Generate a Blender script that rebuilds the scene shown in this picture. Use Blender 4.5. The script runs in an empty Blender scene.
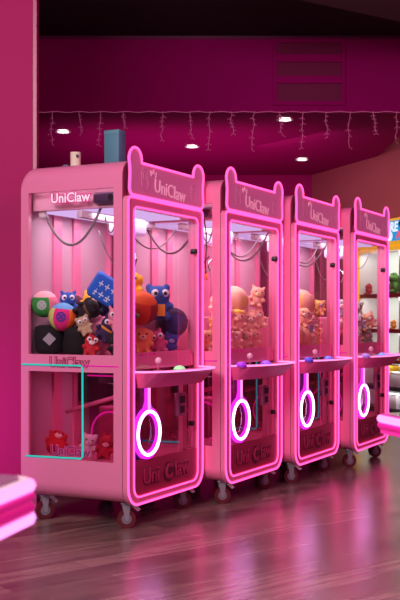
import bpy, bmesh, math, random
from mathutils import Vector, Matrix, Euler
random.seed(7)
C = bpy.context.scene.collection
PI = math.pi
SC = bpy.context.scene

# ------------------------------------------------------------------ materials
def lin(h):
    h = h.lstrip('#')
    out = []
    for i in (0, 2, 4):
        c = int(h[i:i+2], 16) / 255
        out.append(c/12.92 if c <= .04045 else ((c+.055)/1.055)**2.4)
    return tuple(out) + (1,)
_mats = {}
def mat(name, col, rough=.5, metal=0, emit=None, estr=0, bump=0, bscale=60, vary=0, coat=0, spec=.5):
    if name in _mats: return _mats[name]
    m = bpy.data.materials.new(name); m.use_nodes = True
    nt = m.node_tree; b = nt.nodes['Principled BSDF']
    c = lin(col) if isinstance(col, str) else tuple(col) + (1,)
    b.inputs['Base Color'].default_value = c
    b.inputs['Roughness'].default_value = rough
    b.inputs['Metallic'].default_value = metal
    b.inputs['Coat Weight'].default_value = coat
    b.inputs['Specular IOR Level'].default_value = spec
    if emit:
        b.inputs['Emission Color'].default_value = lin(emit)
        b.inputs['Emission Strength'].default_value = estr
    if bump or vary:
        tc = nt.nodes.new('ShaderNodeTexCoord'); n = nt.nodes.new('ShaderNodeTexNoise')
        n.inputs['Scale'].default_value = bscale; n.inputs['Detail'].default_value = 3
        nt.links.new(tc.outputs['Object'], n.inputs['Vector'])
        if bump:
            bp = nt.nodes.new('ShaderNodeBump'); bp.inputs['Strength'].default_value = bump
            bp.inputs['Distance'].default_value = .004
            nt.links.new(n.outputs['Fac'], bp.inputs['Height']); nt.links.new(bp.outputs['Normal'], b.inputs['Normal'])
        if vary:
            mx = nt.nodes.new('ShaderNodeMix'); mx.data_type = 'RGBA'
            mx.inputs['A'].default_value = tuple(x*(1-vary) for x in c[:3]) + (1,)
            mx.inputs['B'].default_value = tuple(min(1, x*(1+vary)) for x in c[:3]) + (1,)
            nt.links.new(n.outputs['Fac'], mx.inputs['Factor']); nt.links.new(mx.outputs['Result'], b.inputs['Base Color'])
    _mats[name] = m
    return m
def glow(name, col, strength):
    if name in _mats: return _mats[name]
    m = bpy.data.materials.new(name); m.use_nodes = True
    nt = m.node_tree; nt.nodes.clear()
    o = nt.nodes.new('ShaderNodeOutputMaterial'); e = nt.nodes.new('ShaderNodeEmission')
    e.inputs['Color'].default_value = lin(col) if isinstance(col, str) else tuple(col)+(1,); e.inputs['Strength'].default_value = strength
    nt.links.new(e.outputs[0], o.inputs['Surface'])
    _mats[name] = m
    return m
def glass(name, tint, refl=.06):
    if name in _mats: return _mats[name]
    m = bpy.data.materials.new(name); m.use_nodes = True
    nt = m.node_tree; nt.nodes.clear()
    o = nt.nodes.new('ShaderNodeOutputMaterial'); t = nt.nodes.new('ShaderNodeBsdfTransparent')
    g = nt.nodes.new('ShaderNodeBsdfGlossy'); mx = nt.nodes.new('ShaderNodeMixShader')
    lw = nt.nodes.new('ShaderNodeLayerWeight'); pw = nt.nodes.new('ShaderNodeMath'); pw.operation = 'POWER'; pw.inputs[1].default_value = 4
    f = nt.nodes.new('ShaderNodeMath'); f.operation = 'MULTIPLY_ADD'; f.inputs[1].default_value = .6; f.inputs[2].default_value = refl
    nt.links.new(lw.outputs['Facing'], pw.inputs[0]); nt.links.new(pw.outputs[0], f.inputs[0])
    t.inputs['Color'].default_value = lin(tint); g.inputs['Roughness'].default_value = .03
    nt.links.new(f.outputs[0], mx.inputs[0]); nt.links.new(t.outputs[0], mx.inputs[1]); nt.links.new(g.outputs[0], mx.inputs[2])
    nt.links.new(mx.outputs[0], o.inputs['Surface'])
    _mats[name] = m
    return m

PINK = mat('pink_powder_coat', (.76, .19, .36), .38, coat=.25)
PINK_D = mat('pink_inner_panel', (.66, .17, .30), .5)
ROSE = mat('rose_sign_face', '#b04a72', .45, emit='#b8588c', estr=.45)  # emission added to lighten the plate
BACKP = mat('pale_back_panel', '#c99bb0', .5)
LOWP = mat('dark_rose_door_panel', '#a3204f', .35)
LOWT = mat('embossed_dark_line', '#5d0f30', .4)
LOWF = mat('embossed_face', '#b52c60', .35)
SEAM = mat('dark_seam', '#7d2444', .6)
NEON = glow('pink_neon', (1, .065, .30), 2.8)
NEON_HI = glow('bright_pink_neon', '#ff86cc', 1.7)
RING = glow('white_pink_ring_neon', '#ffa4f4', 9)
RING_HALO = glow('violet_ring_halo', '#e42adc', 1.3)
TEAL = glow('teal_light', '#3ce0d8', .75)
MAGL = glow('magenta_light', '#f01ca8', .9)
LAV = glow('lavender_light_panel', '#dcb8f4', 1.05)
WHT = mat('white_plastic', '#d9d2d6', .4)
GREY = mat('grey_metal', '#8c8790', .35, .7)
CHROME = mat('chrome', '#d0ccd2', .15, 1)
REDW = mat('dark_red_caster_rubber', '#5a0f1c', .45)
BLACK = mat('black_plastic', '#0c0a0e', .5)
GLASS = glass('clear_glass', '#faf2f6', .025)
GLASS_T = glass('tinted_door_glass', '#e6b4cc', .03)
TXT_S = mat('sign_letter_pink', '#e79bb8', .5, emit='#f0a8c4', estr=.35)
TXT_W = glow('glowing_letter', '#ffd9ee', 1.0)
TXT_O = mat('magenta_letter_outline', '#c01a78', .5, emit='#d01884', estr=.35)
TXT_B = mat('dark_letter_outline', '#8a1c4c', .5)
TXT_BF = mat('letter_face_pink', '#d8688e', .5)

# ------------------------------------------------------------------ mesh helpers
class MB:
    def __init__(s): s.v = []; s.f = []; s.mi = []; s.sm = []
    def add(s, vs, fs, mi=0, smooth=False, M=None):
        o = len(s.v)
        s.v += [tuple(M @ Vector(p)) if M is not None else tuple(p) for p in vs]
        for f in fs:
            s.f.append(tuple(i+o for i in f)); s.mi.append(mi); s.sm.append(smooth)
        return s
    def box(s, x0, x1, y0, y1, z0, z1, mi=0, M=None):
        vs = [(x, y, z) for x in (x0, x1) for y in (y0, y1) for z in (z0, z1)]
        fs = [(0,1,3,2),(4,6,7,5),(0,4,5,1),(2,3,7,6),(0,2,6,4),(1,5,7,3)]
        return s.add(vs, fs, mi, False, M)
    def rbox(s, x0, x1, y0, y1, z0, z1, r=.01, seg=2, mi=0, M=None):
        bm = bmesh.new(); bmesh.ops.create_cube(bm, size=1)
        for v in bm.verts:
            v.co = Vector(((x0+x1)/2+v.co.x*(x1-x0), (y0+y1)/2+v.co.y*(y1-y0), (z0+z1)/2+v.co.z*(z1-z0)))
        bmesh.ops.bevel(bm, geom=bm.edges[:], offset=r, segments=seg, affect='EDGES', profile=.5)
        return s.bm(bm, mi, True, M)
    def bm(s, bm, mi=0, smooth=True, M=None):
        bm.verts.index_update()
        vs = [v.co.copy() for v in bm.verts]; fs = [[v.index for v in f.verts] for f in bm.faces]
        bm.free()
        return s.add(vs, fs, mi, smooth, M)
    def ell(s, c, r, mi=0, M=None, sub=3, R=None):
        bm = bmesh.new(); bmesh.ops.create_icosphere(bm, subdivisions=sub, radius=1)
        r = (r, r, r) if not hasattr(r, '__len__') else r
        T = Matrix.Translation(c) @ (R.to_4x4() if R else Matrix()) @ Matrix.Diagonal((*r, 1))
        for v in bm.verts: v.co = T @ v.co
        return s.bm(bm, mi, True, M)
    def prism(s, pts, y0, y1, mi=0, M=None, smooth=False):
        # polygon in (x,z), extruded along y
        n = len(pts)
        vs = [(p[0], y0, p[1]) for p in pts] + [(p[0], y1, p[1]) for p in pts]
        fs = [tuple(range(n)), tuple(range(2*n-1, n-1, -1))] + [(i, (i+1) % n + 0, (i+1) % n + n, i+n)[::-1] for i in range(n)]
        return s.add(vs, fs, mi, smooth, M)
    def plate(s, pts, z0, z1, mi=0, M=None):
        n = len(pts)
        vs = [(p[0], p[1], z0) for p in pts] + [(p[0], p[1], z1) for p in pts]
        fs = [tuple(range(n))[::-1], tuple(range(n, 2*n))] + [(i, (i+1) % n, (i+1) % n + n, i+n) for i in range(n)]
        return s.add(vs, fs, mi, False, M)
    def tube(s, pts, r, closed=False, n=8, mi=0, M=None):
        pts = [Vector(p) for p in pts]; N = len(pts); vs = []; fs = []
        up = None
        for i in range(N):
            a = pts[(i-1) % N] if closed or i > 0 else pts[i]
            b = pts[(i+1) % N] if closed or i < N-1 else pts[i]
            t = (b-a)
            t = t.normalized() if t.length > 1e-9 else Vector((0, 0, 1))
            if up is None:
                up = Vector((0, 1, 0)) if abs(t.y) < .9 else Vector((1, 0, 0))
            x = up - t*up.dot(t)
            if x.length < 1e-4: x = t.orthogonal()
            x.normalize(); up = x; y = t.cross(x)
            rr = r[i] if hasattr(r, '__len__') else r
            for k in range(n):
                q = 2*PI*k/n
                vs.append(pts[i] + x*rr*math.cos(q) + y*rr*math.sin(q))
        for i in range(N if closed else N-1):
            j = (i+1) % N
            for k in range(n):
                l = (k+1) % n
                fs.append((i*n+k, i*n+l, j*n+l, j*n+k))
        if not closed:
            fs.append(tuple(range(n))[::-1]); fs.append(tuple((N-1)*n+k for k in range(n)))
        return s.add(vs, fs, mi, True, M)
    def cyl(s, a, b, r, n=20, mi=0, M=None):
        a = Vector(a); b = Vector(b); t = (b-a).normalized(); x = t.orthogonal().normalized(); y = t.cross(x)
        vs = []
        for p in (a, b):
            for k in range(n):
                q = 2*PI*k/n; vs.append(p + x*r*math.cos(q) + y*r*math.sin(q))
        s.add(vs, [(k, (k+1) % n, (k+1) % n+n, k+n) for k in range(n)], mi, True, M)
        return s.add(vs, [tuple(range(n))[::-1], tuple(range(n, 2*n))], mi, False, M)
    def ring_plate(s, outer, inner, y0, y1, mi=0):
        # frame in (x,z) between two loops having the same point count
        n = len(outer); vs = []
        for y in (y0, y1):
            vs += [(p[0], y, p[1]) for p in outer] + [(p[0], y, p[1]) for p in inner]
        fs = []
        for i in range(n):
            j = (i+1) % n
            fs.append((i, j, n+j, n+i)); fs.append((2*n+i, 3*n+i, 3*n+j, 2*n+j))
            fs.append((j, i, 2*n+i, 2*n+j)); fs.append((n+i, n+j, 3*n+j, 3*n+i))
        return s.add(vs, fs, mi)
    def build(s, name, mats, parent=None, fixn=True):
        me = bpy.data.meshes.new(name)
        me.from_pydata(s.v, [], s.f)
        mats = mats if isinstance(mats, (list, tuple)) else [mats]
        for m in mats: me.materials.append(m)
        for p, mi, sm in zip(me.polygons, s.mi, s.sm): p.material_index = mi; p.use_smooth = sm
        me.update()
        if fixn:
            bm = bmesh.new(); bm.from_mesh(me); bmesh.ops.recalc_face_normals(bm, faces=bm.faces[:]); bm.to_mesh(me); bm.free()
        o = bpy.data.objects.new(name, me); C.objects.link(o)
        if parent: o.parent = parent
        return o
def rrect(x0, x1, z0, z1, r, k=8):
    rs = r if hasattr(r, '__len__') else (r,)*4   # bl, br, tr, tl
    out = []
    for (cx, cz, a0, q) in ((x0+rs[0], z0+rs[0], PI, rs[0]), (x1-rs[1], z0+rs[1], 1.5*PI, rs[1]),
                            (x1-rs[2], z1-rs[2], 0, rs[2]), (x0+rs[3], z1-rs[3], .5*PI, rs[3])):
        for i in range(k+1):
            a = a0 + .5*PI*i/k
            out.append((cx+q*math.cos(a), cz+q*math.sin(a)))
    return out
def thing(name, label, cat, loc=(0,0,0), rz=0, group=None):
    o = bpy.data.objects.new(name, None); C.objects.link(o); o.empty_display_size = .1
    o.location = loc; o.rotation_euler = (0, 0, rz)
    return tag(o, label, cat, group)
def tag(o, label, cat, group=None):
    o['label'] = label; o['category'] = cat
    if group: o['group'] = group
    return o
def struct(o): o['kind'] = 'structure'; return o
def copy_tree(o, parent=None):
    c = o.copy(); C.objects.link(c)
    if parent: c.parent = parent
    for ch in list(o.children): copy_tree(ch, c)
    return c
def text(name, s, size, M, mats, parent=None, off=0, depth=.0015, xs=1.0):
    cu = bpy.data.curves.new('lettering', 'FONT'); cu.body = s; cu.size = size; cu.align_x = 'CENTER'; cu.align_y = 'CENTER'
    cu.offset = off; cu.extrude = depth; cu.resolution_u = 3
    t = bpy.data.objects.new('lettering', cu); C.objects.link(t)
    dg = bpy.context.evaluated_depsgraph_get(); dg.update()
    me = bpy.data.meshes.new_from_object(t.evaluated_get(dg)); me.name = name
    bpy.data.objects.remove(t); bpy.data.curves.remove(cu)
    me.transform(M @ Matrix.Diagonal((xs, 1, 1, 1)))
    me.materials.clear(); me.materials.append(mats)
    o = bpy.data.objects.new(name, me); C.objects.link(o)
    if parent: o.parent = parent
    return o
def frame(x, y, o):      # columns: x axis, y axis; origin
    x = Vector(x).normalized(); y = Vector(y).normalized(); z = x.cross(y)
    M = Matrix((x, y, z)).transposed().to_4x4(); M.translation = o
    return M

# ------------------------------------------------------------------ camera
cam = bpy.data.cameras.new('camera'); co = bpy.data.objects.new('camera', cam); C.objects.link(co)
co.location = (0, 0, 1.102); co.rotation_euler = (PI/2, 0, 0)
cam.sensor_width = 36; cam.lens = 1010.74*36/600; cam.shift_y = 19.6/600
cam.dof.use_dof = True; cam.dof.focus_distance = 6.0; cam.dof.aperture_fstop = 5.6
cam.clip_start = .05
SC.camera = co

# ------------------------------------------------------------------ room
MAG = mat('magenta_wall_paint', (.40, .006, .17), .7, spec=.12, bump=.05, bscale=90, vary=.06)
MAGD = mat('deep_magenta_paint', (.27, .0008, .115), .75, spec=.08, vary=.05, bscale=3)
LEFTW = mat('pink_wall_paint', (.37, .010, .105), .6, spec=.12, vary=.04, bscale=2)
RIGHTW = mat('dusty_rose_wall_paint', (.42, .12, .145), .7, spec=.2, vary=.05, bscale=3)
CEILB = mat('black_ceiling', (.006, .003, .004), .9)
BEAM = mat('dark_brown_bulkhead', (.05, .03, .028), .8)

def floor_mat():
    m = bpy.data.materials.new('grey_brown_wood_planks'); m.use_nodes = True
    nt = m.node_tree; b = nt.nodes['Principled BSDF']; L = nt.links.new
    tc = nt.nodes.new('ShaderNodeTexCoord'); mp = nt.nodes.new('ShaderNodeMapping')
    mp.inputs['Rotation'].default_value = (0, 0, -math.atan2(.629, .778))
    L(tc.outputs['Object'], mp.inputs['Vector'])
    br = nt.nodes.new('ShaderNodeTexBrick'); L(mp.outputs[0], br.inputs['Vector'])
    br.offset = .37; br.offset_frequency = 2
    br.inputs['Scale'].default_value = 1; br.inputs['Brick Width'].default_value = 1.22; br.inputs['Row Height'].default_value = .152
    br.inputs['Mortar Size'].default_value = .0022; br.inputs['Mortar Smooth'].default_value = .2; br.inputs['Bias'].default_value = 0
    br.inputs['Color1'].default_value = (.115, .072, .063, 1); br.inputs['Color2'].default_value = (.27, .175, .152, 1)
    br.inputs['Mortar'].default_value = (.05, .03, .03, 1)
    mp2 = nt.nodes.new('ShaderNodeMapping'); L(mp.outputs[0], mp2.inputs['Vector']); mp2.inputs['Scale'].default_value = (1.0, 12, 1)
    n = nt.nodes.new('ShaderNodeTexNoise'); n.inputs['Scale'].default_value = 2.2; n.inputs['Detail'].default_value = 5
    n.inputs['Distortion'].default_value = 1.0
    L(mp2.outputs[0], n.inputs['Vector'])
    rp = nt.nodes.new('ShaderNodeValToRGB'); L(n.outputs['Fac'], rp.inputs[0])
    rp.color_ramp.elements[0].position = .32; rp.color_ramp.elements[0].color = (.5, .46, .46, 1)
    rp.color_ramp.elements[1].position = .68; rp.color_ramp.elements[1].color = (1.35, 1.28, 1.25, 1)
    mx = nt.nodes.new('ShaderNodeMix'); mx.data_type = 'RGBA'; mx.blend_type = 'MULTIPLY'; mx.inputs['Factor'].default_value = 1
    L(br.outputs['Color'], mx.inputs['A']); L(rp.outputs[0], mx.inputs['B']); L(mx.outputs['Result'], b.inputs['Base Color'])
    b.inputs['Roughness'].default_value = .25
    b.inputs['Specular IOR Level'].default_value = .9
    b.inputs['Coat Weight'].default_value = .35; b.inputs['Coat Roughness'].default_value = .26
    bp = nt.nodes.new('ShaderNodeBump'); bp.inputs['Strength'].default_value = .25; bp.inputs['Distance'].default_value = .002
    L(n.outputs['Fac'], bp.inputs['Height']); L(bp.outputs[0], b.inputs['Normal'])
    return m
struct(MB().box(-6, 6, -2, 15, -.1, 0).build('floor', floor_mat()))
CY, CH, SY, SZ = 14.12, 3.123, 9.88, 3.875
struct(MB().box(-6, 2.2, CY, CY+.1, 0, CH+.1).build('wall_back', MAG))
rd = Vector((.364, -.931, 0)).normalized(); rn = Vector((.931, .364, 0)).normalized()
c0 = Vector((1.566, CY, 0))
M = frame(rd, Vector((0, 0, 1)).cross(rd), c0)
struct(MB().box(0, 8, -.0, .1, 0, 3.86, M=M).build('wall_right', RIGHTW))
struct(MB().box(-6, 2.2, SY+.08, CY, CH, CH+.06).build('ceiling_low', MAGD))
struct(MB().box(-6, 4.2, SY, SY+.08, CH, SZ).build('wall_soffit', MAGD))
struct(MB().box(-6, 6, -2, SY+.08, SZ, SZ+.06).build('ceiling', CEILB))
struct(MB().box(-6, 4.2, SY-.006, SY, SZ-.03, SZ-.0).build('trim_1', mat('soffit_edge_trim', (.10, .01, .05), .6)))
struct(MB().box(-6, -.985, 5.95, 6.04, 0, SZ).build('wall_left', LEFTW))
struct(MB().box(-.985, -.963, 5.955, 6.045, 0, SZ).build('trim_2', mat('wall_end_trim', (.40, .03, .13), .4)))
# bulkhead under the black ceiling, upper right
a, b = Vector((.78, 7.9, 0)), Vector((1.68, 8.48, 0)); d = (b-a).normalized()
pts = [(a-d*1.2), (a+d*5), (a+d*5+Vector((2.2, -3.2, 0))), (a-d*1.2+Vector((2.2, -3.2, 0)))]
struct(MB().plate([(p.x, p.y) for p in pts], 3.60, 3.865).build('trim_3', BEAM))

# air vent in the soffit
vent = thing('air_vent', 'wide louvred vent painted magenta in the soffit above the machines', 'vent', (1.066, SY, 3.52))
MB().ring_plate(rrect(-.352, .352, -.325, .325, .004, 1), rrect(-.315, .315, -.285, .285, .003, 1), -.022, -.001).build('frame', MAGD, vent)
MB().box(-.315, .315, -.006, -.001, -.285, .285).build('backing', mat('vent_dark', (.15, .002, .05), .8), vent)
for zc in (.135, -.075):
    MB().box(-.315, .315, -.03, -.006, zc-.04, zc+.035).build('slat', MAGD, vent)

# recessed downlights
DL = glow('downlight_glow', '#fff0e8', 6)
for (x, y), lb in zip(((-1.466, 10.815), (-.093, 11.749), (.855, 10.168), (1.282, 12.7)),
        ('round ceiling downlight far left, above the white roll', 'round ceiling downlight right above the sign of the nearest machine',
         'round ceiling downlight close behind the soffit edge under the vent', 'small round downlight farthest back near the rose wall')):
    t = thing('downlight', lb, 'ceiling light', (x, y, CH), 0, 'recessed downlights')
    o = [(.085*math.cos(q*PI/12), .085*math.sin(q*PI/12)) for q in range(24)]; i = [(p[0]*.76, p[1]*.76) for p in o]
    r = MB().ring_plate(o, i, -.008, 0).build('rim', WHT, t); r.rotation_euler = (PI/2, 0, 0); r.location = (0, 0, -.008)
    MB().cyl((0, 0, -.006), (0, 0, -.001), .064, 24).build('lamp', DL, t)
    l = bpy.data.lights.new('downlight_lamp', 'SPOT'); l.energy = 18; l.color = (1, .75, .8); l.spot_size = 1.6; l.shadow_soft_size = .05
    lo = bpy.data.objects.new('downlight_lamp', l); C.objects.link(lo); lo.parent = t; lo.location = (0, 0, -.03)

# icicle lights along the soffit
fl = thing('icicle_light_string', 'thin unlit icicle light string hanging along the soffit edge', 'string lights', (0, SY-.02, CH+.01))
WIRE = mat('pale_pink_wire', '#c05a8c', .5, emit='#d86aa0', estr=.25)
pts = [(-1.7+3.75*i/60, -.004, -.006+.006*math.sin(i*1.7)) for i in range(61)]
MB().tube(pts, .0035, n=5).build('wire', WIRE, fl)
rr = random.Random(3)
for k, (px, ln) in enumerate(((53,33),(79,22),(101,33),(123,16),(163,28),(190,26),(210,38),(231,22),(254,38),(280,24),(303,36),(326,26),(350,36),(374,22),(397,30))):
    x = (px-200)/1010.74*9.86; L = ln*.0098
    mb = MB(); p = []; n = 7
    for j in range(n):
        p.append((x+rr.uniform(-.012, .012)+(.02*j/n if k % 2 else -.02*j/n), -.004+rr.uniform(-.006, .006), -L*j/(n-1)))
    mb.tube(p, .003, n=5)
    for j in range(1, n):
        for sx in (-1, 1):
            if rr.random() < .75:
                q = Vector(p[j]); e = q+Vector((sx*rr.uniform(.012, .025), 0, -rr.uniform(.005, .02)))
                mb.tube([q, e], .0022, n=4); mb.ell(e, .0048, sub=1)
    mb.build('strand', WIRE, fl)

# ------------------------------------------------------------------ the claw machine
W, D = .854, .679
MACH = [(-.376, 5.219, 1.094), (.146, 5.934, 1.090), (.626, 6.684, 1.092), (1.129, 7.414, 1.095)]
def make_machine():
    root = thing('claw_machine', '', 'claw machine')
    # --- cabinet shell: rounded front profile swept along the depth, with window openings in both sides
    r, k, z0, z1 = .085, 8, .142, 1.935
    prof = []                               # (u, z, tag) counter-clockwise from bottom left corner
    def arc(cx, cz, a0):
        return [(cx+r*math.cos(a0+.5*PI*i/k), cz+r*math.sin(a0+.5*PI*i/k)) for i in range(k+1)]
    prof += arc(r, z0+r, PI)                # bottom-left: from left side down to the bottom
    prof += arc(W-r, z0+r, 1.5*PI)
    ups = [.355, .823, .915, 1.79]
    prof += [(W, z) for z in ups]
    prof += arc(W-r, z1-r, 0)
    prof += arc(r, z1-r, .5*PI)
    prof += [(0, z) for z in reversed(ups)]
    vst = [.031, .083, .30, .50, .629] + [.629+.05*math.sin(.5*PI*i/6) for i in range(1, 7)]
    n = len(prof); vs = []
    for v in vst:
        ins = 0
        if v > .629:
            ins = .05*(1-math.sqrt(max(0, 1-((v-.629)/.05)**2)))
        for (u, z) in prof:
            cu, cz = W/2, (z0+z1)/2
            su = 1; sz = ((z1-z0)/2-ins)/((z1-z0)/2)
            vs.append((cu+(u-cu)*su, v, cz+(z-cz)*sz))
    fs = []
    for i in range(len(vst)-1):
        for j in range(n):
            l = (j+1) % n
            za, zb = sorted((prof[j][1], prof[l][1]))
            side = abs(prof[j][0]-prof[l][0]) < 1e-6 and (prof[j][0] < 1e-6 or prof[j][0] > W-1e-6)
            hole = side and 1 <= i <= 3 and ((abs(za-.355) < 1e-4 and abs(zb-.823) < 1e-4) or (abs(za-.915) < 1e-4 and abs(zb-1.79) < 1e-4))
            if not hole: fs.append((i*n+j, i*n+l, (i+1)*n+l, (i+1)*n+j))
    mb = MB(); mb.add(vs, fs, 0, True)
    sh = mb.build('cabinet_shell', PINK, root)
    sm = sh.modifiers.new('thickness', 'SOLIDIFY'); sm.thickness = .024; sm.offset = -1
    es = sh.modifiers.new('split', 'EDGE_SPLIT'); es.split_angle = math.radians(40)
    # dark gap between shell and front frame
    MB().ring_plate(rrect(.003, W-.003, .140, 1.932, .085), rrect(.05, W-.05, .20, 1.87, .05), .026, .0312).build('seam', SEAM, root)
    # back panel with posts
    MB().box(.02, W-.02, .662, .672, .17, 1.88).build('back_panel', BACKP, root)
    mb = MB()
    for u0, u1 in ((.265, .345), (.465, .535)): mb.box(u0, u1, .648, .662, .17, 1.85)
    mb.build('back_posts', PINK, root)
    # bottom, decks
    MB().box(.02, W-.02, .04, .66, .30, .345).build('lower_floor', PINK_D, root)
    MB().box(.022, W-.022, .035, .66, .835, .905).build('playfield', PINK, root)
    MB().rbox(.23, .822, .22, .655, .905, 1.12, .012).build('raised_platform', PINK_D, root)
    MB().box(.075, W-.022, .035, .655, 1.70, 1.80).build('inner_ceiling', mat('pale_pink_ceiling', '#e2a6c0', .5), root)
    MB().tube([(.034, .10, 1.802), (.034, .62, 1.802)], .006, n=8).build('header_light', glow('header_light_glow', '#ffd8e8', 5), root)
    MB().box(.12, .76, .10, .60, 1.688, 1.699).build('light_panel', LAV, root)
    # header rails inside
    MB().rbox(.03, .82, .30, .335, 1.645, 1.687, .006).build('gantry_rail', mat('pale_rail', '#d8bfd2', .4), root)
    car = MB().rbox(.44, .62, .24, .40, 1.585, 1.68, .02).build('claw_carriage', mat('lavender_carriage', '#cbb4dc', .4, emit='#c8a8e8', estr=.35), root)
    cl = MB().cyl((.53, .32, 1.49), (.53, .32, 1.53), .028, 18).cyl((.53, .32, 1.525), (.53, .32, 1.59), .007, 10).build('claw', CHROME, root)
    for q in range(3):
        a = q*2*PI/3+.4; c, s = math.cos(a), math.sin(a)
        p = [(.53+c*x, .32+s*x, 1.495+z) for x, z in ((.02, 0), (.05, -.015), (.062, -.05), (.048, -.085), (.03, -.10))]
        MB().tube(p, [.006, .006, .006, .005, .003], n=6).build('prong', CHROME, cl)
    # hanging spiral cables
    def cat(a, b, sag, n=14):
        a, b = Vector(a), Vector(b)
        return [a.lerp(b, t/n) - Vector((0, 0, sag*4*(t/n)*(1-t/n))) for t in range(n+1)]
    CAB = mat('grey_cable', '#82747a', .5)
    MB().tube(cat((.12, .61, 1.69), (.12, .235, 1.71), .19), .0078, n=6).build('cable', CAB, root)
    MB().tube(cat((.14, .225, 1.66), (.14, .15, 1.66), .09), .0045, n=6).build('cable', CAB, root)
    MB().tube(cat((.16, .12, 1.63), (.74, .12, 1.63), .13), .0045, n=6).build('cable', CAB, root)
    MB().tube(cat((.08, .10, 1.60), (.14, .09, 1.43), .05), .0045, n=6).build('cable', CAB, root)
    MB().tube(cat((.5, .50, 1.62), (.80, .45, 1.52), .14), .004, n=6).build('cable', CAB, root)
    MB().rbox(.10, .14, .595, .635, 1.665, 1.725, .006).build('plug', WHT, root)
    MB().rbox(.03, .10, .09, .235, 1.715, 1.775, .015).build('motor', mat('dark_violet_motor', '#5c3f62', .35, .3), root)
    MB().cyl((.028, .12, 1.745), (.10, .12, 1.745), .018, 14).build('motor_cap', CHROME, root)
    # glass
    MB().add([(.012, .075, .34), (.012, .637, .34), (.012, .637, .835), (.012, .075, .835)], [(0, 1, 2, 3)]).build('lower_side_glass', GLASS_T, root, False)
    MB().add([(.012, .075, .905), (.012, .637, .905), (.012, .637, 1.80), (.012, .075, 1.80)], [(0, 1, 2, 3)]).build('side_glass', GLASS, root, False)
    u = W-.012
    MB().add([(u, .075, .34), (u, .637, .34), (u, .637, .835), (u, .075, .835)], [(3, 2, 1, 0)]).build('lower_side_glass', GLASS_T, root, False)
    MB().add([(u, .075, .905), (u, .637, .905), (u, .637, 1.80), (u, .075, 1.80)], [(3, 2, 1, 0)]).build('side_glass', GLASS, root, False)
    MB().add([(.06, .018, .84), (.80, .018, .84), (.80, .018, 1.70), (.06, .018, 1.70)], [(3, 2, 1, 0)]).build('front_glass', GLASS, root, False)
    MB().add([(.06, .018, .345), (.80, .018, .345), (.80, .018, .76), (.06, .018, .76)], [(3, 2, 1, 0)]).build('door_glass', GLASS_T, root, False)
    # --- front frame
    OUT = rrect(0, W, .124, 1.747, (.105, .105, .03, .03)); INN = rrect(.064, W-.062, .165, 1.695, (.062, .062, .035, .035))
    MB().ring_plate(OUT, INN, 0, .027).build('front_frame', PINK, root)
    def neon(name, loop, v, r, m): return MB().tube([(p[0], v, p[1]) for p in loop], r, True, 8).build(name, m, root)
    neon('outer_neon', rrect(.006, W-.006, .130, 1.741, (.10, .10, .028, .028)), -.003, .0068, NEON)
    neon('inner_neon', rrect(.066, W-.064, .167, 1.693, (.06, .06, .033, .033)), -.001, .0056, NEON)
    # lower door panel with lettering
    MB().box(.066, W-.064, .006, .022, .168, .350).build('door_panel', LOWP, root)
    FM = lambda u, v, z: frame((1, 0, 0), (0, 0, 1), (u, v, z))
    text('door_lettering', 'Uni', .125, FM(.255, .004, .262), LOWT, root, .007, .002)
    text('door_lettering', 'law', .125, FM(.60, .004, .262), LOWT, root, .007, .002)
    text('door_letter_face', 'Uni', .125, FM(.255, .001, .262), LOWF, root, .001, .002)
    text('door_letter_face', 'law', .125, FM(.60, .001, .262), LOWF, root, .001, .002)
    em = MB().cyl((.445, .005, .258), (.445, .001, .258), .056, 28).build('door_emblem', LOWT, root)
    text('emblem_letter', 'C', .11, FM(.445, -.001, .258), LOWF, em, .004, .002)
    # door uprights, coin unit, lock, door rails
    mb = MB(); mb.box(.655, .70, .024, .05, .35, .76); mb.box(.06, .80, .024, .045, .735, .765)
    mb.build('door_stile', PINK_D, root)
    cp = MB().rbox(.555, .645, -.001, .03, .555, .685, .006).build('coin_unit', mat('coin_unit_plate', '#9c5878', .35, .3), root)
    MB().box(.568, .632, -.003, 0, .628, .668).build('coin_slot', BLACK, cp)
    MB().box(.575, .625, -.003, 0, .572, .612).build('coin_return', BLACK, cp)
    MB().cyl((.728, -.004, .50), (.728, .02, .50), .015, 16).build('door_lock', BLACK, root)
    MB().cyl((W-.085, -.002, 1.50), (W-.085, .03, 1.50), .016, 16).build('glass_lock', BLACK, root)
    # prize ring and stem; flat shapes behind them draw the violet glow halo
    def circ(cu, cz, R, n=36): return [(cu+R*math.cos(2*PI*i/n), cz+R*math.sin(2*PI*i/n)) for i in range(n)]
    MB().ring_plate(circ(.215, .495, .140), circ(.215, .495, .098), -.002, .014).build('ring_halo', RING_HALO, root)
    MB().tube([(p[0], -.006, p[1]) for p in circ(.215, .495, .116)], .0082, True, 8).build('prize_ring', RING, root)
    mb = MB(); mb.prism([(.165, .61), (.265, .61), (.236, .665), (.234, .745), (.196, .745), (.194, .665)], -.001, .013); mb.build('stem_halo', RING_HALO, root)
    MB().tube([(.215, -.006, .608), (.215, -.006, .745)], .008, n=8).build('ring_stem', NEON_HI, root)
    # --- control console
    top = [(.080, .0), (.095, -.055), (.14, -.105), (.21, -.140), (.32, -.165), (.44, -.175), (.57, -.175), (.68, -.163), (.75, -.132), (.795, -.07), (.81, .0)]
    bot = [(.075+.5*(p[0]-.075)*.0+.0 if False else .10+(p[0]-.075)*.91, p[1]*.5) for p in top]
    n = len(top); vs = [(p[0], p[1], .742) for p in bot] + [(p[0], p[1], .822) for p in top]
    fs = [tuple(range(n)), tuple(range(2*n-1, n-1, -1))] + [(i, i+1, i+1+n, i+n) for i in range(n-1)] + [(n-1, 0, n, 2*n-1)]
    con = MB().add(vs, fs).build('control_console', mat('console_magenta_pink', (.62, .075, .25), .5), root)
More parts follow.
